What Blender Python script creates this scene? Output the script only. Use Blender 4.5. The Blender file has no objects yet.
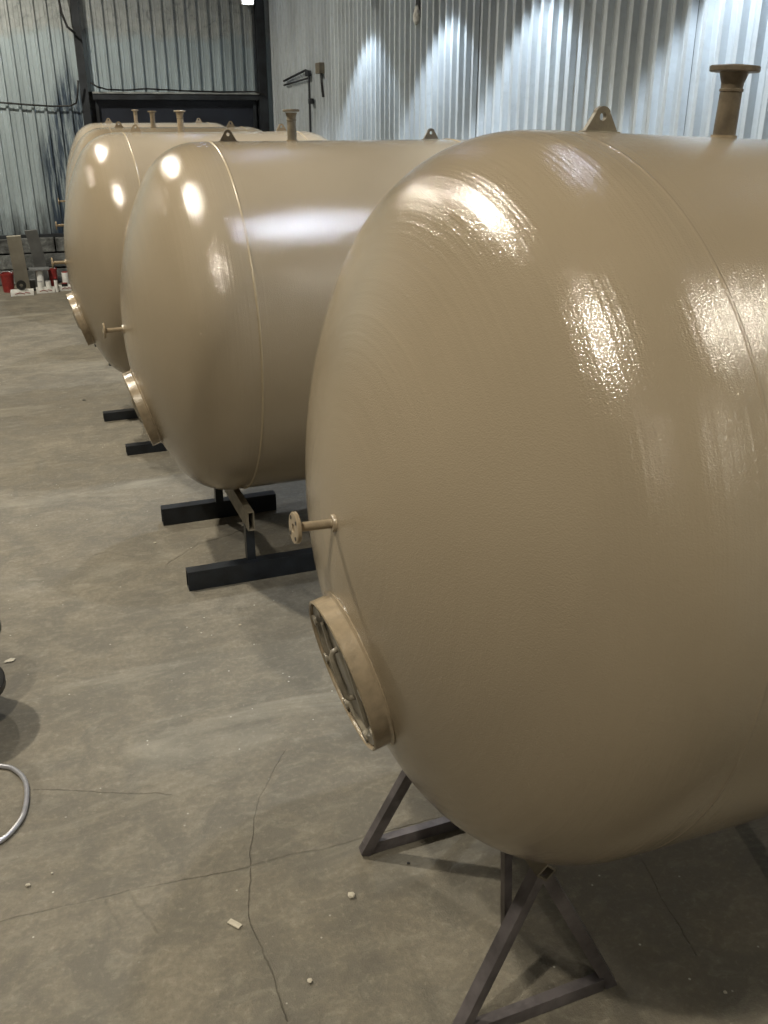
import bpy, bmesh, math, random
from mathutils import Vector, Matrix
from math import sin, cos, pi, radians, sqrt, asin, atan2
random.seed(7)
S = bpy.context.scene
COL = S.collection

# ------------------------------------------------------------------ camera
cd = bpy.data.cameras.new('camera'); cam = bpy.data.objects.new('camera', cd); COL.objects.link(cam)
cam.location = (0, 0, 1.70)
cam.rotation_euler = (radians(90 - 23.35), 0, 0)
cd.sensor_fit = 'VERTICAL'; cd.sensor_height = 36; cd.lens = 925 / 1024 * 36
cd.clip_start = .02
S.camera = cam
# ------------------------------------------------------------------ world, exposure
w = bpy.data.worlds.new('world'); S.world = w; w.use_nodes = True
w.node_tree.nodes['Background'].inputs[0].default_value = (.9, .95, 1, 1)
w.node_tree.nodes['Background'].inputs[1].default_value = .012
S.view_settings.view_transform = 'Standard'; S.view_settings.look = 'None'
S.view_settings.exposure = 0.3; S.view_settings.gamma = 1; S.view_settings.use_curve_mapping = False
# lamps: (u, v, z, watts)  u runs along the tanks, v along their row
UA = Vector((.94, .342, 0)).normalized(); VA = Vector((-UA.y, UA.x, 0))
def W(u, v, z=0): return UA * u + VA * v + Vector((0, 0, z))
ROOM_ROT = atan2(UA.y, UA.x)
HALL_LAMPS = [(-1.15, -3.4, 4.5, 16), (-1.15, .1, 4.5, 45), (-1.15, 4.0, 4.5, 66), (-1.15, 8.2, 4.5, 70), (-3.7, 9.3, 3.9, 20), (2.47, -2.0, 3.4, 13), (2.47, .3, 3.4, 9)]  # far corner lamp is added, for a pale reflection on the nearest tank head
COOL_LAMPS = [(1.41, 2.4, 3.4, 9), (1.41, 5.4, 3.4, 14), (1.41, 8.7, 3.4, 11)]
WASH_LAMPS = [(2.30, 2.0, 2.68, 4.4), (2.30, 3.25, 2.68, 4.9), (2.30, 4.85, 2.68, 4.6), (2.30, 6.05, 2.68, 4.6), (2.30, 7.57, 2.68, 3.8)]

# ------------------------------------------------------------------ node helpers
class NT:
    def __init__(s, name):
        s.m = bpy.data.materials.new(name); s.m.use_nodes = True; s.t = s.m.node_tree
        s.n = s.t.nodes; s.b = s.n['Principled BSDF']; s.tc = s.n.new('ShaderNodeTexCoord')
        s.geo = s.n.new('ShaderNodeNewGeometry')
    def L(s, a, b): s.t.links.new(a, b)
    def put(s, sock, v):
        if hasattr(v, 'is_output') or isinstance(v, bpy.types.NodeSocket): s.L(v, sock)
        else: sock.default_value = v
    def noise(s, vec, scale, detail=4, rough=.55, dist=0):
        n = s.n.new('ShaderNodeTexNoise'); n.inputs['Scale'].default_value = scale
        n.inputs['Detail'].default_value = detail; n.inputs['Roughness'].default_value = rough
        n.inputs['Distortion'].default_value = dist; s.L(vec, n.inputs['Vector']); return n.outputs['Fac']
    def ramp(s, fac, stops):
        r = s.n.new('ShaderNodeValToRGB'); s.L(fac, r.inputs[0]); e = r.color_ramp.elements
        while len(e) < len(stops): e.new(.5)
        for el, (p, c) in zip(e, stops):
            el.position = p; el.color = (c, c, c, 1) if not isinstance(c, tuple) else (*c, 1)
        return r.outputs[0]
    def mix(s, fac, a, b, mode='MIX'):
        m = s.n.new('ShaderNodeMix'); m.data_type = 'RGBA'; m.blend_type = mode
        s.put(m.inputs[0], fac)
        for i, v in ((6, a), (7, b)):
            s.put(m.inputs[i], (*v, 1) if isinstance(v, tuple) and len(v) == 3 else v)
        return m.outputs[2]
    def math(s, op, a, b=0., c=0., clamp=False):
        m = s.n.new('ShaderNodeMath'); m.operation = op; m.use_clamp = clamp
        s.put(m.inputs[0], a); s.put(m.inputs[1], b); s.put(m.inputs[2], c); return m.outputs[0]
    def vm(s, op, a, b=(0, 0, 0)):
        m = s.n.new('ShaderNodeVectorMath'); m.operation = op; s.put(m.inputs[0], a); s.put(m.inputs[1], b)
        return m.outputs['Value'] if op in ('LENGTH', 'DOT_PRODUCT') else m.outputs[0]
    def scale(s, v, f):
        m = s.n.new('ShaderNodeVectorMath'); m.operation = 'SCALE'; s.put(m.inputs[0], v); s.put(m.inputs['Scale'], f)
        return m.outputs[0]
    def mapping(s, vec, sc=(1, 1, 1), rot=(0, 0, 0), loc=(0, 0, 0)):
        m = s.n.new('ShaderNodeMapping'); s.L(vec, m.inputs[0]); m.inputs['Scale'].default_value = sc
        m.inputs['Rotation'].default_value = rot; m.inputs['Location'].default_value = loc; return m.outputs[0]
    def bump(s, h, strength=.3, dist=.01, normal=None):
        b = s.n.new('ShaderNodeBump'); b.inputs['Strength'].default_value = strength
        b.inputs['Distance'].default_value = dist; s.L(h, b.inputs['Height'])
        if normal: s.L(normal, b.inputs['Normal'])
        s.L(b.outputs[0], s.b.inputs['Normal']); return b.outputs[0]
    def col(s, v): s.put(s.b.inputs['Base Color'], (*v, 1) if isinstance(v, tuple) and len(v) == 3 else v)
    def rough(s, v): s.put(s.b.inputs['Roughness'], v)
    def metal(s, v): s.put(s.b.inputs['Metallic'], v)
    def sep(s, v):
        n = s.n.new('ShaderNodeSeparateXYZ'); s.L(v, n.inputs[0]); return n.outputs

def plain(name, c, rough=.5, metal=0, var=.15, nscale=30, bump=0, bscale=200):
    k = NT(name); n = k.noise(k.tc.outputs['Object'], nscale, 4)
    d = tuple(x * (1 - var) for x in c); l = tuple(min(1, x * (1 + var)) for x in c)
    k.col(k.ramp(n, [(.35, d), (.65, l)])); k.rough(rough); k.metal(metal)
    if bump: k.bump(k.noise(k.tc.outputs['Object'], bscale, 3), bump, .002)
    return k.m

def tank_paint():
    k = NT('khaki_gloss_paint'); o = k.tc.outputs['Object']
    n1 = k.noise(o, 2.2, 3); n2 = k.noise(o, 14, 4)
    c = k.ramp(n1, [(.3, (.247, .201, .139)), (.7, (.274, .225, .157))])
    k.col(c)
    # roller rings run round the shell: a ripple that changes along the axis only
    xyz = k.sep(o)
    cx = k.n.new('ShaderNodeCombineXYZ'); rad = k.vm('LENGTH', k.vm('MULTIPLY', k.vm('SUBTRACT', o, (0, 0, .65)), (0, 1, 1)))
    k.L(k.math('ADD', k.math('MULTIPLY', xyz[0], 1.), k.math('MULTIPLY', rad, .2)), cx.inputs[0])
    rings = k.noise(cx.outputs[0], 55, 2, .6)
    peel = k.noise(o, 400, 2, .5)
    blot = k.noise(o, 3.0, 4, .6)
    k.rough(k.ramp(blot, [(.2, .08), (.8, .15)]))
    patch = k.ramp(k.noise(o, 1.7, 2), [(.4, .4), (.65, 1.)])
    headm = k.ramp(k.math('ADD', xyz[0], .5), [(.50, 1.), (.56, .12)])
    b1 = k.n.new('ShaderNodeBump'); k.L(k.math('MULTIPLY', k.math('MULTIPLY', patch, headm), .75), b1.inputs['Strength']); b1.inputs['Distance'].default_value = .003
    k.L(rings, b1.inputs['Height'])
    k.bump(peel, .45, .0012, b1.outputs[0])
    k.b.inputs['Specular IOR Level'].default_value = .55
    k.b.inputs['Coat Weight'].default_value = 0; k.b.inputs['Coat Roughness'].default_value = .12
    return k.m

CRACKS = [((-1.2, 1.79), (0, 1.77), .0022), ((0, 1.77), (.26, 1.75), .0022), ((.26, 1.75), (.62, 1.745), .003), ((.62, 1.745), (2.6, 1.73), .0025),
          ((.48, 2.16), (.36, 1.98), .0018), ((.36, 1.98), (.31, 1.84), .0018), ((.31, 1.84), (.255, 1.59), .0018), ((.255, 1.59), (.27, 1.3), .0018),
          ((.41, 3.58), (.48, 3.64), .006), ((.48, 3.64), (.63, 3.69), .006), ((.63, 3.69), (.75, 3.80), .003), ((.33, 3.5), (.41, 3.58), .004),
          ((-.34, 5.32), (.34, 5.39), .004), ((.34, 5.39), (.8, 5.36), .004), ((-.21, 2.23), (.14, 2.08), .0014), ((-.2, 3.66), (.1, 3.7), .003), ((.1, 3.7), (.2, 3.62), .004),
          ((1.2, 1.44), (1.15, 1.16), .002), ((-.05, 1.76), (-.03, 1.66), .004), ((.0, 1.77), (.05, 1.62), .004)]
def floor_mat():
    k = NT('worn_concrete'); o = k.tc.outputs['Object']
    n1 = k.noise(o, .9, 6, .6, .4); n2 = k.noise(o, 5.5, 8, .66, .6); n3 = k.noise(o, 60, 6, .7); n4 = k.noise(o, 260, 3, .6)
    c = k.ramp(n1, [(.3, (.122, .105, .078)), (.5, (.17, .149, .112)), (.72, (.232, .205, .158))])
    c = k.mix(k.ramp(n2, [(.42, .65), (.57, 0.)]), c, (.10, .09, .07))
    c = k.mix(k.ramp(n3, [(.4, .35), (.58, 0.)]), c, (.09, .083, .066))
    c = k.mix(k.ramp(n3, [(.56, 0.), (.74, .3)]), c, (.36, .335, .275))
    nb = k.noise(k.mapping(o, (1, 1.7, 1)), 13, 8, .7, .5)
    c = k.mix(k.ramp(nb, [(.33, .32), (.52, 0.)]), c, (.105, .094, .073))
    c = k.mix(k.ramp(nb, [(.52, 0.), (.74, .3)]), c, (.33, .31, .25))
    st = k.noise(k.mapping(o, (.6, 2.2, 1)), 1.6, 7, .62, .8)          # scuffs drawn out along the tanks
    c = k.mix(k.ramp(st, [(.56, 0.), (.72, .5)]), c, (.30, .28, .225))
    dk = k.noise(k.mapping(o, (1, 1.4, 1), loc=(3, 7, 0)), 2.4, 7, .65, .5)
    c = k.mix(k.ramp(dk, [(.56, 0.), (.72, .5)]), c, (.075, .067, .055))
    # pale speckles of grit and paint
    v = k.n.new('ShaderNodeTexVoronoi'); v.inputs['Scale'].default_value = 26; k.L(o, v.inputs['Vector'])
    gate = k.ramp(k.noise(k.mapping(o, loc=(5, 2, 0)), 7, 3), [(.52, 0.), (.6, 1.)])
    c = k.mix(k.math('MULTIPLY', k.ramp(v.outputs['Distance'], [(.05, 1.), (.09, 0.)]), k.math('MULTIPLY', gate, .8)), c, (.55, .53, .47))
    # cracks and score lines
    wob = k.n.new('ShaderNodeTexNoise'); wob.inputs['Scale'].default_value = 9; wob.inputs['Detail'].default_value = 5; k.L(o, wob.inputs['Vector'])
    p = k.vm('ADD', o, k.scale(k.vm('SUBTRACT', wob.outputs['Color'], (.5, .5, .5)), .035))
    p = k.vm('MULTIPLY', p, (1, 1, 0))
    tot = None
    for a, b, wd in CRACKS:
        ba = Vector((b[0] - a[0], b[1] - a[1], 0)); q = ba.dot(ba)
        pa = k.vm('SUBTRACT', p, (a[0], a[1], 0))
        h = k.math('DIVIDE', k.vm('DOT_PRODUCT', pa, tuple(ba)), q, 0, True)
        bs = k.n.new('ShaderNodeVectorMath'); bs.operation = 'SCALE'; bs.inputs[0].default_value = ba; k.L(h, bs.inputs['Scale'])
        d = k.vm('LENGTH', k.vm('SUBTRACT', pa, bs.outputs[0]))
        mk = k.math('SUBTRACT', 1., k.math('DIVIDE', d, wd * 1.6), 0, True)
        tot = mk if tot is None else k.math('MAXIMUM', tot, mk)
    crack = k.math('MULTIPLY', tot, k.ramp(k.noise(o, 3.3, 4), [(.3, .25), (.6, .85)]))
    c = k.mix(k.math('MULTIPLY', crack, .34), c, (.05, .045, .036))
    k.col(c)
    k.rough(k.ramp(n2, [(.3, .62), (.7, .85)]))
    h = k.math('ADD', k.math('MULTIPLY', n3, .5), k.math('MULTIPLY', n4, .3))
    h = k.math('ADD', h, k.math('MULTIPLY', n2, 1.2)); h = k.math('SUBTRACT', h, k.math('MULTIPLY', crack, .7))
    k.bump(h, .8, .008)
    return k.m

def sheet_mat(name, base, warm=0, stain=False):
    k = NT(name); o = k.tc.outputs['Object']; g = k.geo.outputs['Position']
    z = k.sep(g)[2]
    n1 = k.noise(k.mapping(g, (1, 1, .25)), 3.5, 5, .6); n2 = k.noise(g, 25, 4, .6)
    dk = tuple(x * .72 for x in base)
    c = k.ramp(n1, [(.35, dk), (.65, base)])
    c = k.mix(k.ramp(n2, [(.5, 0.), (.75, .25)]), c, (.35, .37, .37))
    # dust and old foam smeared over the top of the sheets
    nn = k.noise(g, 2.5, 6, .7)
    hi = k.math('ADD', z, k.math('MULTIPLY', nn, .5))
    dust = k.ramp(k.math('SUBTRACT', hi, 2.2 if stain else 2.45, 0, True), [(.42, 0.), (.52, .85)])
    dustc = k.ramp(k.noise(g, 9, 7, .7, 1.), [(.32, (.17, .18, .18)), (.45, (.34, .36, .36)), (.7, (.47, .49, .49))])
    if stain:
        c = k.mix(dust, c, dustc)
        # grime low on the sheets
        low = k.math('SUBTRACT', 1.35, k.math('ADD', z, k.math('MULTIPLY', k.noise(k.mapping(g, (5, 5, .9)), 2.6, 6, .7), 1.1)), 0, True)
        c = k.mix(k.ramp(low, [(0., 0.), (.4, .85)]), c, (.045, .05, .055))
    k.col(c); k.metal(.25); k.rough(k.ramp(n2, [(.3, .42), (.7, .6)]))
    k.bump(k.noise(g, 8, 3), .25, .01)
    return k
def add_blue_stain(k):
    # a splash of dark blue paint on the sheet left of the gate
    g = k.geo.outputs['Position']; old = k.b.inputs['Base Color'].links[0].from_socket
    xyz = k.sep(g)
    cpos = W(.53, 10.95)
    n = k.noise(k.mapping(g, (9, 9, .8)), 3, 6, .7)
    uu = k.math('ADD', k.math('MULTIPLY', k.math('SUBTRACT', xyz[0], cpos.x), UA.x), k.math('MULTIPLY', k.math('SUBTRACT', xyz[1], cpos.y), UA.y))
    wd = k.math('MULTIPLY', k.math('SUBTRACT', 2.35, xyz[2], 0, True), .42)
    m = k.math('DIVIDE', k.math('SUBTRACT', wd, k.math('ABSOLUTE', uu)), .12, 0, True)
    m = k.math('MULTIPLY', m, k.ramp(n, [(.38, 0.), (.55, .9)]))
    c = k.mix(m, old, (.012, .03, .065)); k.col(c)

def block_mat():
    k = NT('grimy_block'); g = k.geo.outputs['Position']
    n = k.noise(g, 7, 8, .72, .5); n2 = k.noise(g, 40, 4)
    c = k.ramp(n, [(.35, (.03, .032, .032)), (.52, (.14, .15, .15)), (.68, (.3, .32, .31))])
    k.col(k.mix(k.ramp(n2, [(.4, .4), (.6, 0.)]), c, (.06, .06, .06))); k.rough(.9); k.bump(n, .6, .02); return k.m

M = {}
M['tank'] = tank_paint(); M['floor'] = floor_mat()
M['weld'] = plain('khaki_bead_paint', (.31, .25, .16), .25, 0, .05)
M['tank_fit'] = plain('khaki_fitting_paint', (.27, .215, .145), .22, 0, .12, 40, .4, 160)
M['tank_dark'] = plain('brown_fitting_paint', (.105, .083, .056), .4, 0, .25, 40, .5, 160)
M['tank_mid'] = plain('dull_khaki_fitting_paint', (.15, .128, .09), .4, 0, .2, 40, .4, 160)
M['cover'] = plain('khaki_cover_paint', (.17, .15, .115), .32, 0, .35, 22, .6, 60)
M['hole'] = plain('dark_bolt_hole', (.02, .018, .014), .8)
M['dark_steel'] = plain('blue_black_steel', (.012, .015, .02), .38, .1, .35, 14, .3, 90)
M['raw_steel'] = plain('dusty_bare_steel', (.12, .108, .112), .42, .4, .4, 12, .3, 90)
M['dusty_steel'] = plain('dusty_oversprayed_steel', (.16, .14, .105), .55, .1, .3, 18, .3, 90)
M['column'] = plain('dark_painted_column', (.02, .024, .03), .6, 0, .5, 6)
M['gate'] = plain('navy_gate_paint', (.016, .02, .032), .5, 0, .25, 3)
M['ledge'] = plain('grey_ledge', (.3, .32, .32), .6, .2, .3, 8)
k = sheet_mat('back_sheet_metal', (.43, .515, .56), 0, True); add_blue_stain(k); M['sheet_back'] = k.m
M['sheet_right'] = sheet_mat('side_sheet_metal', (.62, .68, .72)).m
M['block'] = block_mat()
M['plaster'] = plain('hall_plaster', (.12, .12, .115), .9, 0, .2, 1.2)
M['ceiling'] = plain('dark_ceiling', (.05, .05, .05), .9, 0, .3, 1)
M['black'] = plain('black_plastic', (.012, .012, .012), .45)
M['cable'] = plain('black_cable', (.012, .012, .013), .5)
M['red'] = plain('red_plastic', (.2, .018, .016), .45, 0, .2)
M['white'] = plain('white_card', (.7, .7, .68), .6, 0, .08)
M['grey'] = plain('grey_board', (.13, .135, .135), .7, 0, .25, 5)
M['beige'] = plain('beige_board', (.32, .30, .25), .7, 0, .15, 6)
M['silver'] = plain('silver_hose', (.45, .45, .48), .3, .55, .12)
M['stone'] = plain('pale_chip', (.46, .42, .34), .8, 0, .2)
M['tan'] = plain('tan_chip', (.3, .26, .19), .8, 0, .2)
M['foam'] = plain('burst_foam', (.45, .45, .42), .9, 0, .4, 20)
def emit(name, c, s):
    k = NT(name); k.b.inputs['Emission Color'].default_value = (*c, 1); k.b.inputs['Emission Strength'].default_value = s
    k.col((.8, .8, .8)); return k.m

# ------------------------------------------------------------------ mesh helpers
def mesh(name, bm, mat, smooth=False, ang=None):
    bm.normal_update()
    me = bpy.data.meshes.new(name); bm.to_mesh(me); bm.free()
    me.materials.append(M[mat] if isinstance(mat, str) else mat)
    if smooth:
        for p in me.polygons: p.use_smooth = True
        if ang: me.set_sharp_from_angle(angle=radians(ang))
    return me
def ob(name, me, parent=None, mtx=None):
    o = bpy.data.objects.new(name, me); COL.objects.link(o)
    if parent: o.parent = parent
    if mtx is not None: o.matrix_local = mtx
    return o
def empty(name, mtx, label=None, cat=None, group=None, kind=None):
    o = bpy.data.objects.new(name, None); COL.objects.link(o); o.matrix_local = mtx; o.empty_display_size = .1
    return tag(o, label, cat, group, kind)
def tag(o, label=None, cat=None, group=None, kind=None):
    for kk, v in (('label', label), ('category', cat), ('group', group), ('kind', kind)):
        if v: o[kk] = v
    return o
def T(x, y, z): return Matrix.Translation((x, y, z))
def box(bm, sx, sy, sz, mtx=Matrix.Identity(4), bev=0):
    r = bmesh.ops.create_cube(bm, size=1, matrix=mtx @ Matrix.Diagonal((sx, sy, sz, 1)))
    if bev:
        es = list({e for v in r['verts'] for e in v.link_edges})
        bmesh.ops.bevel(bm, geom=es, offset=bev, segments=2, affect='EDGES', profile=.6)
def lathe(bm, prof, mtx=Matrix.Identity(4), n=32, close=True):
    """profile [(along, radius)] turned about local X"""
    rings = []
    for a, r in prof:
        if r < 1e-6: rings.append([bm.verts.new(mtx @ Vector((a, 0, 0)))])
        else: rings.append([bm.verts.new(mtx @ Vector((a, r * cos(2 * pi * i / n), r * sin(2 * pi * i / n)))) for i in range(n)])
    for A, B in zip(rings, rings[1:]):
        for i in range(n):
            j = (i + 1) % n
            if len(A) == 1 and len(B) == 1: continue
            f = (A[0], B[i], B[j]) if len(A) == 1 else ((A[i], B[0], A[j]) if len(B) == 1 else (A[i], B[i], B[j], A[j]))
            bm.faces.new(f)
    bmesh.ops.recalc_face_normals(bm, faces=bm.faces)
def tube(bm, pts, r, n=10, cap=True):
    rings = []; pts = [Vector(p) for p in pts]; up = None
    for i, p in enumerate(pts):
        d = (pts[min(i + 1, len(pts) - 1)] - pts[max(i - 1, 0)]).normalized()
        a = up if up is not None else (Vector((0, 0, 1)) if abs(d.z) < .9 else Vector((1, 0, 0)))
        x = (a - d * a.dot(d)).normalized(); up = x; y = d.cross(x)
        rings.append([bm.verts.new(p + (x * cos(2 * pi * j / n) + y * sin(2 * pi * j / n)) * r) for j in range(n)])
    for A, B in zip(rings, rings[1:]):
        for j in range(n): bm.faces.new((A[j], A[(j + 1) % n], B[(j + 1) % n], B[j]))
    if cap: bm.faces.new(rings[0][::-1]); bm.faces.new(rings[-1])
    bmesh.ops.recalc_face_normals(bm, faces=bm.faces)
def bar(bm, a, b, w, h, wall=.004, roll=0, hollow=True):
    """square or rectangular hollow section from a to b; h is the size nearest to vertical"""
    a, b = Vector(a), Vector(b); d = (b - a).normalized()
    up = Vector((0, 0, 1)) if abs(d.z) < .95 else Vector((0, 1, 0))
    x = d.cross(up).normalized(); y = x.cross(d).normalized()
    if roll: x, y = x * cos(roll) + y * sin(roll), y * cos(roll) - x * sin(roll)
    def ring(p, ww, hh): return [bm.verts.new(p + x * sx * ww / 2 + y * sy * hh / 2) for sx, sy in ((-1, -1), (1, -1), (1, 1), (-1, 1))]
    o1, o2 = ring(a, w, h), ring(b, w, h)
    for i in range(4): bm.faces.new((o1[i], o1[(i + 1) % 4], o2[(i + 1) % 4], o2[i]))
    if hollow:
        i1, i2 = ring(a, w - 2 * wall, h - 2 * wall), ring(b, w - 2 * wall, h - 2 * wall)
        for i in range(4):
            j = (i + 1) % 4
            bm.faces.new((i1[i], i2[i], i2[j], i1[j])); bm.faces.new((o1[i], i1[i], i1[j], o1[j])); bm.faces.new((o2[i], o2[j], i2[j], i2[i]))
    else:
        bm.faces.new(o1[::-1]); bm.faces.new(o2)
    bmesh.ops.recalc_face_normals(bm, faces=bm.faces)

# ------------------------------------------------------------------ the hall
U0, U1, V0, V1, HZ = -5.0, 2.68, -6.0, 10.95, 4.9
RM = Matrix.Rotation(ROOM_ROT, 4, 'Z')          # local x = u, local y = v
def struct(name, bm, mat, smooth=False): return tag(ob(name, mesh(name, bm, mat, smooth), None, RM), kind='structure')
bm = bmesh.new(); box(bm, U1 - U0 + .4, V1 - V0 + .4, .1, T((U0 + U1) / 2, (V0 + V1) / 2, -.05)); struct('floor', bm, 'floor')
bm = bmesh.new(); box(bm, U1 - U0 + .4, V1 - V0 + .4, .1, T((U0 + U1) / 2, (V0 + V1) / 2, HZ + .05)); struct('ceiling', bm, 'ceiling')
bm = bmesh.new(); box(bm, .15, V1 - V0, HZ, T(U0 - .075, (V0 + V1) / 2, HZ / 2)); struct('wall_left', bm, 'plaster')
bm = bmesh.new(); box(bm, U1 - U0, .15, HZ, T((U0 + U1) / 2, V0 - .075, HZ / 2)); struct('wall_front', bm, 'plaster')

def sheet_mesh(name, mat, n, pitch, rib, depth, z0, z1):
    """trapezoid-ribbed sheet in local XZ, ribs proud towards -Y"""
    bm = bmesh.new(); pts = []
    for i in range(n):
        x = i * pitch; s = rib * .22
        m_ = x + (pitch - rib) / 2
        pts += [(x, 0), (m_ - .006, 0), (m_ - .002, -.004), (m_ + .002, -.004), (m_ + .006, 0), (x + pitch - rib, 0), (x + pitch - rib + s, -depth), (x + pitch - s, -depth)]
    pts.append((n * pitch, 0))
    lo = [bm.verts.new((x, y, z0)) for x, y in pts]; hi = [bm.verts.new((x, y, z1)) for x, y in pts]
    for i in range(len(pts) - 1): bm.faces.new((lo[i], lo[i + 1], hi[i + 1], hi[i]))
    return mesh(name, bm, mat)
# back wall: backing, ribbed sheets, block plinth
PL = .49
wb = empty('wall_back', RM, kind='structure')
bm = bmesh.new(); box(bm, U1 - U0, .12, HZ, T((U0 + U1) / 2, V1 + .10, HZ / 2)); ob('backing', mesh('backing', bm, 'block'), wb)
sm = sheet_mesh('corrugated_sheet', 'sheet_back', 9, .122, .036, .026, PL, HZ)
u = .66 - 9 * .122 * 5
for i in range(5):
    ob('corrugated_sheet', sm, wb, T(u, V1 + (.003 if i % 2 else 0), 0)); u += 9 * .122
sm2 = sheet_mesh('corrugated_sheet', 'sheet_back', 8, .118, .034, .026, 1.9, HZ)
for i in range(2): ob('corrugated_sheet', sm2, wb, T(.715 + i * 8 * .118, V1 + (.003 if i % 2 else 0), 0))
for r in range(3):                               # three courses of blocks
    x = -3.4 - (.2 if r % 2 else 0)
    while x < .6:
        w_ = .40 + random.uniform(-.015, .015)
        bm = bmesh.new(); h_ = .145 + random.uniform(-.008, .004)
        box(bm, w_ - .014, .16, h_, T(x + w_ / 2, V1 - .045 + random.uniform(-.012, .012), .08 + r * .16), .008)
        ob('concrete_block', mesh('concrete_block', bm, 'block'), wb); x += w_
bm = bmesh.new(); box(bm, 4.2, .05, .03, T(-1.3, V1 - .03, PL)); ob('flashing', mesh('flashing', bm, 'column'), wb)
# right wall: backing and sheets
wr = empty('wall_right', RM, kind='structure')
bm = bmesh.new(); box(bm, .12, V1 - V0, HZ, T(U1 + .10, (V0 + V1) / 2, HZ / 2)); ob('backing', mesh('backing', bm, 'block'), wr)
sm = sheet_mesh('corrugated_sheet', 'sheet_right', 10, .105, .040, .028, .0, HZ)
v = V1 - .02; i = 0
while v > V0:
    ob('corrugated_sheet', sm, wr, T(U1 + (.004 if i % 2 else 0), v, 0) @ Matrix.Rotation(-pi / 2, 4, 'Z')); v -= 1.047; i += 1
# steel columns beside the gate, the gate, its ledge
def column(name, u_, w_):
    r = empty(name, RM, kind='structure')
    bm = bmesh.new(); box(bm, w_, .03, HZ, T(u_, V1 - .09, HZ / 2)); box(bm, w_ * .6, .06, HZ, T(u_, V1 - .05, HZ / 2)); box(bm, w_, .02, HZ, T(u_, V1 - .02, HZ / 2))
    ob('web', mesh('web', bm, 'column'), r)
column('trim_1', .675, .075); column('trim_2', 2.55, .09)
g = empty('door_1', RM, kind='structure')
bm = bmesh.new(); box(bm, 1.72, .05, 1.84, T(1.625, V1 + .02, .92)); ob('gate_leaf', mesh('gate_leaf', bm, 'gate'), g)
for x in (.79, 2.46):
    bm = bmesh.new(); box(bm, .03, .04, 1.82, T(x, V1 - .02, .91)); ob('gate_stile', mesh('gate_stile', bm, 'column'), g)
for z in (1.80, 1.2, .6):
    bm = bmesh.new(); box(bm, 1.7, .035, .05, T(1.625, V1 - .02, z)); ob('gate_rail', mesh('gate_rail', bm, 'gate'), g)
bm = bmesh.new(); box(bm, 1.75, .12, .018, T(1.63, V1 - .045, 1.89), .002); tag(ob('trim_3', mesh('ledge', bm, 'ledge'), None, RM), kind='structure')
bm = bmesh.new(); box(bm, 1.75, .10, .05, T(1.63, V1 - .045, 1.85), .002); tag(ob('trim_4', mesh('lintel', bm, 'column'), None, RM), kind='structure')
# narrow pale strip between the column and the corner
bm = bmesh.new(); box(bm, .07, .02, HZ, T(2.645, V1 - .05, HZ / 2)); tag(ob('trim_5', mesh('strip', bm, 'sheet_back'), None, RM), kind='structure')

# ------------------------------------------------------------------ tanks
R = .65; RC = 1.706 * R; RK = .34 * R; G = .038; LEN = .95
HH = sqrt((RC - RK) ** 2 - (R - RK) ** 2); QA = asin((R - RK) / (RC - RK))
def head_prof():
    p = [(-G - (RC * cos(q) - HH), RC * sin(q)) for q in [QA * i / 14 for i in range(15)]]
    p += [(-G - RK * cos(q), R - RK + RK * sin(q)) for q in [QA + (pi / 2 - QA) * i / 14 for i in range(1, 15)]]
    return p + [(0, R)]
TMESH = {}
def cached(key, fn):
    if key not in TMESH: TMESH[key] = fn()
    return TMESH[key]
def m_shell():
    bm = bmesh.new(); lathe(bm, [(LEN * i / 8, R) for i in range(9)], T(0, 0, R), 160); return mesh('shell', bm, 'tank', True)
def m_head():
    bm = bmesh.new(); lathe(bm, head_prof(), T(0, 0, R), 160); return mesh('dished_head', bm, 'tank', True)
def m_seam(h, mat='weld'):
    bm = bmesh.new(); lathe(bm, [(-.005, R - .001), (-.003, R + h * .8), (0, R + h), (.003, R + h * .8), (.005, R - .001)], T(0, 0, R), 160)
    return mesh('weld_seam', bm, mat, True)
def m_lug(mat='tank_fit'):
    bm = bmesh.new(); N = 32; out = []; hc = Vector((0, 0, .024)); hr = .0065
    def outer(a):                                # trapezoid with a round top, seen from the hole centre
        d = Vector((cos(a), 0, sin(a))); best = None
        for s_ in [x * .0005 for x in range(10, 140)]:
            p = hc + d * s_; z = p.z
            half = .040 - .026 * max(0, (z + .012)) / .042
            inside = (z >= -.012) and ((abs(p.x) <= half and z <= .030) or (z > .030 and (p.x ** 2 + (z - .0245) ** 2) <= .0160 ** 2))
            if not inside: break
            best = p
        return best or hc + d * .008
    for i in range(N):
        a = 2 * pi * i / N; o_ = outer(a); h_ = hc + Vector((cos(a), 0, sin(a))) * hr
        out.append([bm.verts.new((q.x, y, q.z)) for q in (o_, h_) for y in (-.005, .005)])
    for i in range(N):
        A, B = out[i], out[(i + 1) % N]
        bm.faces.new((A[0], B[0], B[2], A[2])); bm.faces.new((A[1], A[3], B[3], B[1])); bm.faces.new((A[0], A[1], B[1], B[0])); bm.faces.new((A[2], B[2], B[3], A[3]))
    bmesh.ops.recalc_face_normals(bm, faces=bm.faces)
    return mesh('lifting_lug', bm, mat)
def m_lugweld():
    bm = bmesh.new(); box(bm, .074, .014, .004, T(0, 0, .0), .0015); return mesh('lug_weld', bm, 'tank_mid', True)
ZR = Matrix.Rotation(-pi / 2, 4, 'Y')            # local X -> world Z
def m_pipe(pr, h, mat):
    bm = bmesh.new(); lathe(bm, [(-.03, pr), (0, pr + .001), (h * .64, pr), (h * .65, pr + .0018), (h * .68, pr + .0018), (h * .69, pr), (h * .76, pr * 1.03), (h - .010, pr * 1.32), (h - .010, 0)], ZR, 32)
    return mesh('filler_pipe', bm, mat, True, 40)
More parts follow.
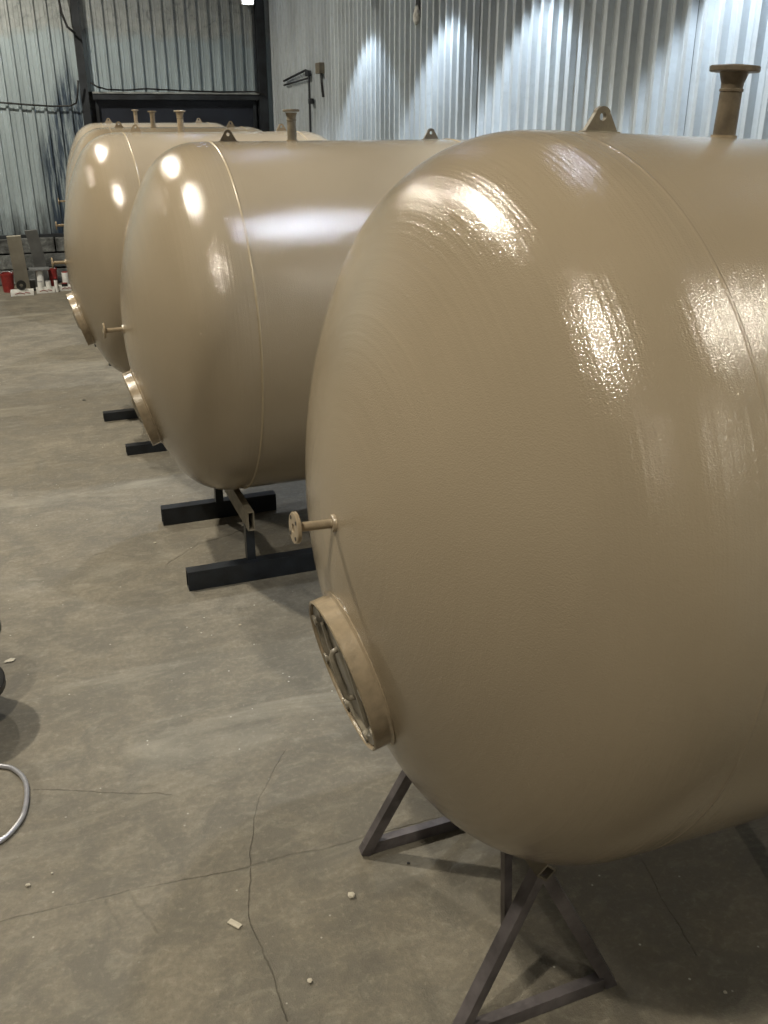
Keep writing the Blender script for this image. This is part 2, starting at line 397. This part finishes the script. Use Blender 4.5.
def m_flange(fr, th, bore, mat='tank_fit'):
    bm = bmesh.new(); lathe(bm, [(0, bore), (0, fr - .0015), (.0015, fr), (th - .0015, fr), (th, fr - .0015), (th, fr * .62), (th + .0015, fr * .6), (th + .0015, bore), (0, bore)], Matrix.Identity(4), 40)
    return mesh('flange', bm, mat, True, 40)
def m_disc(r, th, mat, name):
    bm = bmesh.new(); lathe(bm, [(0, 0), (0, r), (th, r), (th, 0)], Matrix.Identity(4), 14); return mesh(name, bm, mat, True, 40)
def m_nozzle():
    bm = bmesh.new(); lathe(bm, [(.02, .0085), (-.07, .0085), (-.074, .011)], Matrix.Identity(4), 20); return mesh('drain_nozzle', bm, 'tank_fit', True, 40)
def m_collar():
    bm = bmesh.new(); lathe(bm, [(.006, .0165), (-.002, .0155), (-.003, .0145), (-.003, .008)], Matrix.Identity(4), 24); return mesh('collar', bm, 'tank_fit', True, 40)
def m_mh_neck(r):                                # local X points OUT of the tank
    bm = bmesh.new(); lathe(bm, [(-.06, r), (-.018, r), (-.016, r + .005), (-.009, r + .006), (-.007, r + .002), (-.005, r), (.026, r), (.028, r - .003), (.026, r - .006), (.018, r - .008)], Matrix.Identity(4), 72)
    return mesh('manhole_ring', bm, 'tank_fit', True, 35)
def m_mh_cover(r):
    bm = bmesh.new(); lathe(bm, [(.004, 0), (.018, 0), (.018, r * .30), (.0155, r * .34), (.0155, r * .78), (.022, r * .82), (.022, r - .010), (.012, r - .008)], Matrix.Identity(4), 72)
    return mesh('manhole_cover', bm, 'cover', True, 35)
def m_handle(r):
    bm = bmesh.new(); tube(bm, [(.012, 0, -.34 * r), (.026, 0, -.33 * r), (.031, 0, -.28 * r), (.031, 0, .28 * r), (.026, 0, .33 * r), (.012, 0, .34 * r)], .0055, 10)
    return mesh('cover_handle', bm, 'cover', True)
def m_rib(r):
    bm = bmesh.new(); box(bm, .007, .012, r * 1.1, T(.019, 0, 0), .002); return mesh('cover_rib', bm, 'cover')
def m_boss(): return m_disc(.011, .01, 'cover', 'cover_bolt')

def tank(c, yaw, tilt, label, lw=.001, pr=.0165, fr=.031, px=.31, ptop=.107, mhr=.15, flg=.008, seamh=.003, detail=True, lugs=(.07, .87), lmat='tank_fit', pmat='tank_fit'):
    y, t = radians(yaw), radians(tilt)
    a = Vector((sin(y) * cos(t), cos(y) * cos(t), -sin(t))); h = Vector((-cos(y), sin(y), 0)); v_ = a.cross(h)
    base = Vector(c) + Vector((0, 0, 1.70)) - v_ * R
    mt = Matrix((a, h, v_)).transposed().to_4x4(); mt.translation = base
    r = empty('storage_tank', mt, label, 'tank', 'khaki pressure tanks in a row')
    sh = ob('shell', cached('shell', m_shell), r)
    hm = cached('head', m_head)
    ob('dished_head', hm, r); ob('dished_head', hm, r, T(LEN, 0, 0) @ Matrix.Rotation(pi, 4, 'Z'))
    s1 = cached(('seam', seamh), lambda: m_seam(seamh, 'weld' if seamh > .001 else 'tank'))
    ob('weld_seam', s1, r); ob('weld_seam', s1, r, T(LEN, 0, 0))
    for x in lugs:
        lg = ob('lifting_lug', cached(('lug', lmat), lambda: m_lug(lmat)), r, T(x, 0, 2 * R)); ob('lug_weld', cached('lugw', m_lugweld), lg)
    # filler pipe with its flange on top
    fp = ob('filler_pipe', cached(('pipe', pr, ptop, pmat), lambda: m_pipe(pr, ptop, pmat)), r, T(px, 0, 2 * R))
    fl = ob('flange', cached(('fl', fr, flg, pr, pmat), lambda: m_flange(fr, flg, pr * .85, pmat)), fp, T(0, 0, ptop - flg) @ ZR)
    cb = ob('pipe_weld', cached(('cb', pr), lambda: m_disc(pr + .004, .004, 'tank_fit', 'pipe_weld')), fp, ZR)
    # drain nozzle in the middle of the near head
    tip = -G - (RC - HH)
    nz = ob('drain_nozzle', cached('nz', m_nozzle), r, T(tip + .003, 0, R))
    ob('collar', cached('col', m_collar), nz, T(-.006, 0, 0))
    nf = ob('flange', cached('nzf', lambda: m_flange(.0285, .008, .008)), nz, T(-.078, 0, 0))
    if detail:
        for q in range(4):
            an = pi / 4 + q * pi / 2
            ob('bolt_hole', cached('bh', lambda: m_disc(.0036, .001, 'hole', 'bolt_hole')), nz, T(-.0788, .0205 * cos(an), .0205 * sin(an)))
            ob('bolt_hole', cached('bh2', lambda: m_disc(.005, .001, 'hole', 'bolt_hole')), fp, T(fr * .8 * cos(an), fr * .8 * sin(an), ptop - .0003) @ ZR)
    # manhole low on the head, square to its curve
    q = radians(16.2); n = Vector((-cos(q), 0, -sin(q)))
    pos = Vector((-G + HH, 0, R)) + n * (RC + (.0 if mhr > .17 else .0))
    zz = Vector((0, 1, 0)); yy = zz.cross(n) * -1; 
    mm = Matrix((n, zz, n.cross(zz))).transposed().to_4x4(); mm.translation = pos
    mh = empty_part = ob('manhole', cached(('mhn', mhr), lambda: m_mh_neck(mhr)), r, mm)
    cv = ob('manhole_cover', cached(('mhc', mhr), lambda: m_mh_cover(mhr)), mh)
    ob('cover_handle', cached(('mhh', mhr), lambda: m_handle(mhr)), mh, Matrix.Rotation(.25, 4, 'X'))
    if detail:
        for s_ in (-1, 1): ob('cover_rib', cached(('mhr', mhr), lambda: m_rib(mhr)), mh, T(0, s_ * mhr * .42, 0))
        for i in range(8):
            an = 2 * pi * i / 8 + .3
            ob('cover_bolt', cached('boss', m_boss), mh, T(.016, mhr * .87 * cos(an), mhr * .87 * sin(an)))
    return r, mt
t1, m1 = tank((.2554, 1.6203, -.676), 68.1, 2.3, 'nearest and largest-looking khaki tank, raised on a bare steel A-frame stand', pr=.0185, fr=.042, px=.344, ptop=.114, mhr=.152, flg=.0095, seamh=.0004, lugs=(.085, .9), lmat='tank_mid', pmat='tank_dark')
t2, m2 = tank((-.6308, 3.5881, -.746), 69.2, 0, 'second khaki tank from the front, on a black H-shaped stand fully in view', lmat='tank_dark', pmat='tank_mid')
t3, m3 = tank((-1.385, 5.29, -.746), 68.5, 0, 'third khaki tank, pale and shiny, half hidden behind the second tank', detail=False)
t4, m4 = tank((-1.947, 7.086, -.746), 69.7, 0, 'fourth khaki tank, a greyer sliver showing above and left of the third', detail=False)
t5, m5 = tank((-2.515, 8.9, -.733), 70.0, 0, 'farthest khaki tank, only its crown and top pipe peeping out by the gate', detail=False)

# ------------------------------------------------------------------ stands
def stand_frame(mt):                             # floor frame under a tank: x along its axis
    a = mt.to_3x3() @ Vector((1, 0, 0)); a.z = 0; a.normalize(); f = Matrix.Rotation(atan2(a.y, a.x), 4, 'Z')
    f.translation = (mt.translation.x, mt.translation.y, 0); return f
def h_stand(mt, x, label, yo=0, s0=0, bh=.08):
    f = stand_frame(mt) @ T(x, yo, 0); r = empty('tank_stand', f, label, 'stand', 'black H-shaped tank stands')
    top = mt.translation.z
    for sy in (-.33, .33):
        bm = bmesh.new(); bar(bm, (-.265 + (s0 if sy < 0 else 0), sy, bh / 2), (.255, sy, bh / 2), .05, bh); ob('foot_beam', mesh('foot_beam', bm, 'dark_steel'), r)
        bm = bmesh.new(); yy = sy * .94; bar(bm, (-.008, yy, bh - .001), (-.008, yy, top - .078), .034, .034); ob('post', mesh('post', bm, 'dark_steel'), r)
    bm = bmesh.new(); bar(bm, (-.01, -.37, top - .042), (-.01, .37, top - .042), .026, .078); tag(ob('cross_beam', mesh('cross_beam', bm, 'dusty_steel'), r), 'dusty khaki cross beam with an open end')
h_stand(m2, .0, 'black H-shaped steel stand under the second tank, its open beam end showing')
h_stand(m2, .86, 'black H-shaped steel stand under the far end of the second tank')
h_stand(m3, .0, 'black H-shaped steel stand under the third tank, two dark beam ends showing', -.19, .05, .052)
h_stand(m3, .86, 'black H-shaped steel stand under the far end of the third tank')
h_stand(m4, .0, 'black H-shaped stand under the fourth tank, a small dark beam end peeping out', -.05, .05, .045)
h_stand(m5, .0, 'black H-shaped steel stand beneath the farthest tank')
def a_stand(mt, x, label):
    f = stand_frame(mt) @ T(x, 0, 0); r = empty('trestle_stand', f, label, 'stand', 'bare steel trestles under the nearest tank')
    top = (mt @ Vector((x, 0, 0))).z; xa = -.015; zc = top - .023
    for sy, st in ((-.28, -.24), (.266, .25)):
        for xf in ((-.212, .155) if sy < 0 else (-.195, .15)):
            bm = bmesh.new(); bar(bm, (xf, sy, .004), (xa + (.006 if xf > 0 else -.006), st, zc - .012), .026, .026); ob('leg', mesh('leg', bm, 'raw_steel'), r)
        bm = bmesh.new(); bar(bm, (-.195, sy, .018), (.132, sy, .018), .022, .032); ob('foot_rail', mesh('foot_rail', bm, 'raw_steel'), r)
    bm = bmesh.new(); bar(bm, (xa, -.26, zc), (xa, .265, zc), .031, .031, roll=pi / 4); ob('cross_beam', mesh('cross_beam', bm, 'dusty_steel'), r)
    bm = bmesh.new(); bar(bm, (xa + .02, -.10, .0), (xa, -.10, zc), .018, .018); ob('centre_post', mesh('centre_post', bm, 'raw_steel'), r)
a_stand(m1, .0, 'bare steel A-frame trestle under the near end of the nearest tank')
a_stand(m1, .88, 'bare steel A-frame trestle under the far end of the nearest tank')

# ------------------------------------------------------------------ lamps
warm = emit('warm_lamp_glass', (1, .93, .78), 38); cool = emit('cool_lamp_glass', (.5, .62, 1), 26)
bm = bmesh.new(); lathe(bm, [(.0, .0), (.0, .05), (-.04, .07), (-.09, .16), (-.10, .16), (-.045, .06), (-.01, .045)], ZR, 32); lampm = mesh('lamp_hood', bm, 'white', True, 40)
bm = bmesh.new(); lathe(bm, [(-.13, 0), (-.126, .04), (-.114, .08), (-.098, .105), (-.07, .10), (-.07, 0)], ZR, 24); glm = {0: mesh('lamp_glass', bm, warm)}
bm = bmesh.new(); lathe(bm, [(-.11, 0), (-.107, .03), (-.095, .05), (-.07, .05), (-.07, 0)], ZR, 24); glm[1] = mesh('lamp_glass', bm, cool)
bm = bmesh.new(); lathe(bm, [(-.11, 0), (-.107, .03), (-.095, .05), (-.07, .05), (-.07, 0)], ZR, 24); glm[2] = mesh('lamp_glass', bm, emit('wash_lamp_glass', (.75, .85, 1), 8))
bm = bmesh.new(); tube(bm, [(0, 0, 0), (0, 0, .5)], .006, 6); rodm = mesh('lamp_rod', bm, 'black')
WHERE = ['nearest the hall front', 'over the aisle beside the nearest tank', 'over the aisle beside the third tank', 'over the aisle near the gate', 'in the far corner, added for a pale reflection', 'close to the side wall at the hall front', 'close to the side wall right of the nearest tank']
def lamp(u_, v_, z, watt, kind, label):
    p = W(u_, v_, z); r = empty(('hall_lamp', 'tank_lamp', 'wall_wash_lamp')[kind], T(*p), label, 'lamp', ('warm lamps of the hall', 'cool lamps over the tank ends', 'small lamps washing the ribbed wall')[kind])
    sc = (1, 1, .45)[kind]; K = Matrix.Diagonal((sc, sc, sc, 1))
    ob('lamp_hood', lampm, r, K); ob('lamp_glass', glm[min(kind, 1)] if kind < 2 else glm[2], r, K); ob('lamp_rod', rodm, r, Matrix.Diagonal((1, 1, (HZ - z) / .5, 1)))
    ld = bpy.data.lights.new('lamp_light', 'SPOT'); ld.energy = watt * (8 if kind == 0 else (9 if kind == 1 else 12))
    ld.shadow_soft_size = (.08, .03, .03)[kind]
    ld.color = ((1, .92, .76), (.80, .88, 1), (.80, .90, 1))[kind]
    ld.spot_size = radians(158) if (kind == 0 and v_ > 8) else radians((132, 84, 94)[kind]); ld.spot_blend = (.5, .4, .28)[kind]
    lo = bpy.data.objects.new('lamp_light', ld); COL.objects.link(lo); lo.parent = r; lo.location = (0, 0, -.16 * sc)
for (a, b, z, q), t_ in zip(HALL_LAMPS, WHERE): lamp(a, b, z, q, 0, 'warm white hooded lamp hanging ' + t_)
for (a, b, z, q), t_ in zip(COOL_LAMPS, ('above the nearest and second tanks', 'above the third tank', 'above the farthest tank')): lamp(a, b, z, q, 1, 'cool white hooded lamp hanging ' + t_)
for (a, b, z, q), t_ in zip(WASH_LAMPS, ('beside the nearest tank', 'beside the second tank', 'just past the second tank', 'beside the third tank', 'beside the fourth tank')): lamp(a, b, z, q, 2, 'small cool lamp washing the ribbed wall ' + t_)

# ------------------------------------------------------------------ fittings on the walls
def loose(name, bm, mat, label, cat, group=None, smooth=False, mtx=None, ang=None):
    return tag(ob(name, mesh(name, bm, mat, smooth, ang), None, mtx), label, cat, group)
Y = V1 - .055
bm = bmesh.new()
tube(bm, [W(-1.2, Y, 1.80), W(-.6, Y, 1.82), W(-.1, Y - .01, 1.79), W(.1, Y - .01, 1.775), W(.35, Y - .01, 1.76), W(.52, Y - .01, 1.765), W(.58, Y - .06, 1.79), W(.60, Y - .12, 1.86), W(.62, Y - .14, 2.0)], .009, 8)
loose('power_cable', bm, 'cable', 'black cable sagging across the ribbed sheets left of the gate', 'cable', None, True)
bm = bmesh.new()
tube(bm, [W(.74, Y - .12, 1.98), W(.80, Y - .1, 1.945), W(.9, Y - .06, 1.92), W(1.1, Y - .05, 1.915), W(1.3, Y - .05, 1.93), W(1.7, Y - .05, 1.912), W(2.1, Y - .05, 1.905), W(2.45, Y - .05, 1.91), W(2.55, Y - .14, 1.88)], .008, 8)
loose('power_cable', bm, 'cable', 'black cable lying along the ledge above the gate', 'cable', None, True)
bm = bmesh.new()
tube(bm, [W(.50, Y - .13, 2.95), W(.53, Y - .13, 2.72), W(.54, Y - .13, 2.6), W(.58, Y - .13, 2.48), W(.65, Y - .14, 2.42)], .012, 8)
loose('power_cable', bm, 'cable', 'black cable hanging down beside the top of the left column', 'cable', None, True)
# pipe run near the far corner of the side wall
X = U1 - .05
pr_ = empty('steam_pipe', T(*W(X, 9.3, 0)), 'thin dark pipe with a valve running down the side wall by the corner', 'pipe')
inv = T(*W(X, 9.3, 0)).inverted()
bm = bmesh.new(); tube(bm, [inv @ W(X, 10.25, 2.0), inv @ W(X, 9.42, 2.07), inv @ W(X, 9.33, 2.06), inv @ W(X, 9.3, 2.0), inv @ W(X, 9.3, .2)], .011, 8); ob('pipe_run', mesh('pipe_run', bm, 'column', True), pr_)
bm = bmesh.new(); tube(bm, [inv @ W(X, 10.25, 1.96), inv @ W(X, 9.35, 2.0)], .009, 8); ob('pipe_run', mesh('pipe_run', bm, 'column', True), pr_)
bm = bmesh.new(); box(bm, .04, .10, .05, Matrix.Translation(inv @ W(X, 9.32, 2.04)) @ RM, .01); ob('bracket', mesh('bracket', bm, 'column'), pr_)
bm = bmesh.new(); box(bm, .04, .08, .05, Matrix.Translation(inv @ W(X, 9.25, 1.80)) @ RM, .01); ob('valve', mesh('valve', bm, 'column'), pr_)
sw = empty('switch_box', Matrix.Translation(W(X, 8.93, 2.03)) @ RM, 'small grey switch box on the side wall with a wire hanging from it', 'switch box')
bm = bmesh.new(); box(bm, .05, .13, .09, T(0, 0, .04), .006); ob('casing', mesh('casing', bm, 'dusty_steel'), sw)
bm = bmesh.new(); tube(bm, [(0, -.04, 0), (0, -.05, -.08), (.01, -.055, -.2)], .012, 6); ob('wire', mesh('wire', bm, 'cable', True), sw)
# burst hole in the side wall sheets, foam showing
hr_ = empty('torn_patch', Matrix.Translation(W(U1 - .025, 6.62, 2.36)) @ RM, 'torn black hole in the ribbed side wall with foam showing', 'hole')
bm = bmesh.new(); vs = []
for i in range(14):
    a_ = 2 * pi * i / 14; rr = .055 + random.uniform(-.018, .02); vs.append(bm.verts.new((-.004, rr * .8 * cos(a_), .03 + rr * 1.3 * sin(a_))))
f_ = bm.faces.new(vs); ret = bmesh.ops.extrude_face_region(bm, geom=[f_])
for e_ in ret['geom']:
    if isinstance(e_, bmesh.types.BMVert): e_.co.x += .03
bmesh.ops.recalc_face_normals(bm, faces=bm.faces); ob('opening', mesh('opening', bm, 'black'), hr_)
bm = bmesh.new(); bmesh.ops.create_icosphere(bm, subdivisions=2, radius=.045)
for v_ in bm.verts: v_.co = Vector((v_.co.x * .4 - .01, v_.co.y + random.uniform(-.012, .012), v_.co.z * 1.3 - .05 + random.uniform(-.012, .012)))
ob('foam', mesh('foam', bm, 'foam', True), hr_)
# small floodlight high on the back wall
fl = empty('flood_light', Matrix.Translation(W(2.42, V1 - .1, 2.745)) @ RM, 'small lit floodlight high above the gate at the top edge', 'lamp')
bm = bmesh.new(); box(bm, .13, .06, .10, T(0, 0, .04), .008); ob('casing', mesh('casing', bm, 'white'), fl)
bm = bmesh.new(); box(bm, .11, .008, .08, T(0, -.033, .04)); ob('lens', mesh('lens', bm, emit('flood_lens', (.85, .93, 1), 6)), fl)

# ------------------------------------------------------------------ clutter against the back wall
def board(name, u_, v_, w_, h_, th, lean, side, mat, label, curve=0):
    mt = Matrix.Translation(W(u_, v_, 0)) @ RM @ Matrix.Rotation(side, 4, 'Y') @ Matrix.Rotation(-lean, 4, 'X')
    bm = bmesh.new(); n = 10; F = []
    for i in range(n + 1):
        z = h_ * i / n; x = curve * sin(pi * i / n)
        F.append([bm.verts.new((x + sx * w_ / 2, sy * th / 2, z)) for sx, sy in ((-1, -1), (1, -1), (1, 1), (-1, 1))])
    for A, B in zip(F, F[1:]):
        for j in range(4): bm.faces.new((A[j], A[(j + 1) % 4], B[(j + 1) % 4], B[j]))
    bm.faces.new(F[0][::-1]); bm.faces.new(F[-1]); bmesh.ops.recalc_face_normals(bm, faces=bm.faces)
    return loose(name, bm, mat, label, 'board', 'boards leaning on the back wall', mtx=mt)
board('leaning_board', -.19, 10.60, .135, .60, .02, -.38, -.03, 'beige', 'beige board leaning on the block plinth behind the red bucket')
board('leaning_board', .0, 10.66, .12, .62, .02, -.28, -.06, 'grey', 'dark grey bowed board leaning right of the beige board', .02)
def bucket(u_, v_, r_, h_, mat, label):
    e = empty('bucket', Matrix.Translation(W(u_, v_, 0)), label, 'bucket', 'buckets by the back wall')
    bm = bmesh.new(); lathe(bm, [(0, 0), (0, r_ * .82), (h_ * .9, r_), (h_ * .9, r_ * 1.05), (h_, r_ * 1.05), (h_, r_ * .95), (.01, r_ * .76), (.01, 0)], ZR, 24); ob('tub', mesh('tub', bm, mat, True, 40), e)
    bm = bmesh.new(); tube(bm, [(r_ * cos(a_), 0, h_ - .02 + r_ * .6 * sin(a_)) for a_ in [pi * i / 8 for i in range(9)]], .004, 6); ob('bail', mesh('bail', bm, 'silver', True), e)
bucket(-.33, 10.42, .065, .19, 'red', 'red bucket at the far left behind the open white carton')
bucket(.12, 10.52, .045, .20, 'red', 'taller red bucket standing right of the leaning boards')
bucket(.44, 10.62, .05, .13, 'black', 'dark bucket behind the right carton, mostly hidden by the third tank')
def carton(u_, v_, w_, d_, h_, label, rot=0, fill='black'):
    e = empty('carton', Matrix.Translation(W(u_, v_, 0)) @ Matrix.Rotation(ROOM_ROT + rot, 4, 'Z'), label, 'box', 'shallow white cartons on the floor')
    bm = bmesh.new(); th = .006
    box(bm, w_, d_, th, T(0, 0, th / 2))
    for s_ in (-1, 1):
        box(bm, w_, th, h_, T(0, s_ * (d_ - th) / 2, h_ / 2)); box(bm, th, d_ - 2 * th, h_, T(s_ * (w_ - th) / 2, 0, h_ / 2))
    ob('tray', mesh('tray', bm, 'white'), e)
    bm = bmesh.new(); pts = [(-w_ * .32, 0, 0), (-w_ * .1, 0, h_ * .28), (.02, 0, -h_ * .05), (w_ * .12, 0, h_ * .3), (w_ * .34, 0, h_ * .1)]
    tube(bm, [(x, -d_ / 2 - .001, h_ * .45 + z) for x, _, z in pts], .0035, 5); ob('red_print', mesh('red_print', bm, 'red'), e)
    return e
carton(-.20, 10.20, .22, .15, .045, 'shallow white carton at the left end, a black reel on it')
carton(.025, 10.27, .18, .13, .045, 'shallow white carton in the middle holding two white cans')
carton(.23, 10.34, .14, .13, .045, 'shallow white carton at the right end, under the third tank nozzle')
def can(u_, v_, z, r_, h_, mat, lid, label, name='paint_can', cat='can'):
    e = empty(name, Matrix.Translation(W(u_, v_, z)), label, cat, 'paint cans by the back wall')
    bm = bmesh.new(); lathe(bm, [(0, 0), (0, r_), (h_, r_), (h_, r_ * .9)], ZR, 20); ob('can_body', mesh('can_body', bm, mat, True, 40), e)
    bm = bmesh.new(); lathe(bm, [(h_ - .004, 0), (h_ - .004, r_ * .93), (h_ + .006, r_ * .93), (h_ + .006, 0)], ZR, 20); ob('lid', mesh('lid', bm, lid, True, 40), e)
can(-.02, 10.27, .0065, .026, .10, 'white', 'silver', 'left white can standing in the middle carton')
can(.06, 10.28, .0065, .026, .10, 'white', 'silver', 'right white can standing in the middle carton')
can(-.01, 10.42, .0, .035, .20, 'white', 'red', 'tall white can with red lid behind the middle carton')
can(.135, 10.25, .0, .018, .12, 'white', 'black', 'slim white bottle between the middle and right cartons', 'spray_bottle', 'bottle')
can(-.09, 10.40, .0, .030, .11, 'black', 'grey', 'black can just right of the open reel')
can(.24, 10.47, .0, .035, .16, 'white', 'red', 'white can with red lid behind the right carton')
can(.22, 10.34, .0065, .030, .06, 'black', 'red', 'short black tin inside the right carton')
bm = bmesh.new(); lathe(bm, [(0, .0), (0, .045), (.004, .045), (.004, 0)], Matrix.Identity(4), 20); 
e = empty('tape_reel', Matrix.Translation(W(-.20, 10.20, .046)) @ RM, 'black reel standing on the left white carton', 'reel')
bm.free()
for y_ in (-.02, .02):
    bm = bmesh.new(); lathe(bm, [(y_ - .003, .018), (y_ - .003, .047), (y_ + .003, .047), (y_ + .003, .018), (y_ - .003, .018)], T(0, 0, .048) @ Matrix.Rotation(pi / 2, 4, 'Z'), 24); ob('reel_flange', mesh('reel_flange', bm, 'black', True, 40), e)
bm = bmesh.new(); lathe(bm, [(-.02, .022), (.02, .022)], T(0, 0, .048) @ Matrix.Rotation(pi / 2, 4, 'Z'), 24); ob('reel_core', mesh('reel_core', bm, 'white', True), e)
bm = bmesh.new(); box(bm, .20, .12, .02, Matrix.Identity(4), .003)
loose('plastic_tray', bm, 'grey', 'flat grey tray resting across the cans by the boards', 'tray', mtx=Matrix.Translation(W(-.01, 10.42, .216)) @ RM)

# ------------------------------------------------------------------ near left: hose and black reel
def smooth_path(P, n=10):
    out = []
    for i in range(len(P) - 1):
        p0, p1, p2, p3 = (Vector(P[max(0, i - 1)]), Vector(P[i]), Vector(P[i + 1]), Vector(P[min(len(P) - 1, i + 2)]))
        for j in range(n):
            t = j / n; out.append(.5 * ((2 * p1) + (-p0 + p2) * t + (2 * p0 - 5 * p1 + 4 * p2 - p3) * t * t + (-p0 + 3 * p1 - 3 * p2 + p3) * t ** 3))
    return out + [Vector(P[-1])]
bm = bmesh.new(); H_ = .0075
tube(bm, smooth_path([(-1.55, 2.02, H_), (-1.35, 2.10, H_), (-1.2, 2.125, H_), (-1.085, 2.113, H_), (-1.037, 2.097, H_), (-.988, 2.045, H_), (-.956, 1.961, H_), (-.948, 1.885, H_), (-.978, 1.81, H_), (-1.08, 1.72, H_), (-1.3, 1.66, H_)]), .0068, 12)
loose('air_hose', bm, 'silver', 'silver-grey air hose looping in at the left edge of the floor', 'hose', None, True)
e = empty('cable_reel', Matrix.Translation(Vector((-1.306, 2.34, 0))), 'black reel at the left border, only two rim edges showing', 'reel')
for z_, q_ in ((.095, -.012), (.285, .004)):
    bm = bmesh.new(); lathe(bm, [(z_, .03), (z_, .165 + q_), (z_ + .003, .17 + q_), (z_ + .022, .17 + q_), (z_ + .025, .165 + q_), (z_ + .025, .03)], ZR, 48); ob('reel_flange', mesh('reel_flange', bm, 'black', True, 40), e)
bm = bmesh.new(); lathe(bm, [(.0, .0), (.0, .06), (.34, .06), (.34, 0)], ZR, 32); ob('hub', mesh('hub', bm, 'black', True, 40), e)

# ------------------------------------------------------------------ chips and scraps on the floor
def chip(x, y, sx, sy, sz, mat, label, rot=0):
    bm = bmesh.new(); bmesh.ops.create_icosphere(bm, subdivisions=1, radius=.5)
    for v_ in bm.verts:
        v_.co = Vector((v_.co.x * sx * random.uniform(.75, 1.2), v_.co.y * sy * random.uniform(.75, 1.2), v_.co.z * sz * random.uniform(.8, 1.1)))
    lo = min(v_.co.z for v_ in bm.verts)
    for v_ in bm.verts: v_.co.z -= lo
    loose('floor_chip', bm, mat, label, 'debris', 'chips and scraps on the concrete', mtx=T(x, y, 0) @ Matrix.Rotation(rot, 4, 'Z'))
bm = bmesh.new(); box(bm, .034, .014, .004, T(0, 0, .003), .001)
loose('floor_chip', bm, 'stone', 'flat tan oblong chip on the floor left of the trestle', 'debris', 'chips and scraps on the concrete', mtx=T(-.34, 1.563, 0) @ Matrix.Rotation(-.55, 4, 'Z'))
chip(-.076, 1.645, .022, .018, .012, 'stone', 'pale crumb of mortar just in front of the trestle left foot')
chip(-.158, 1.412, .014, .014, .009, 'stone', 'small white crumb near the bottom of the floor, left of trestle')
chip(-.852, 1.678, .014, .01, .008, 'stone', 'small pale shell-like chip below the hose, near the lower left')
chip(-.807, 1.717, .007, .006, .005, 'stone', 'tiny white crumb up and right of the pale chip below the hose')
chip(-1.262, 2.668, .045, .03, .006, 'stone', 'pale crumpled scrap at the left edge above the hose', .6)
chip(-.985, 3.60, .014, .012, .006, 'stone', 'pale crumb left of the second tank stand')
chip(.717, 1.385, .010, .008, .005, 'stone', 'small pale crumb in shadow at the lower right')
chip(-.52, 2.907, .012, .012, .004, 'tan', 'small tan crumb in front of the black H-shaped stand')
chip(.06, 1.75, .009, .009, .006, 'black', 'tiny dark pebble under the trestle rail')
chip(-1.93, 5.75, .03, .02, .006, 'black', 'dark scrap on the open floor left of the third tank')
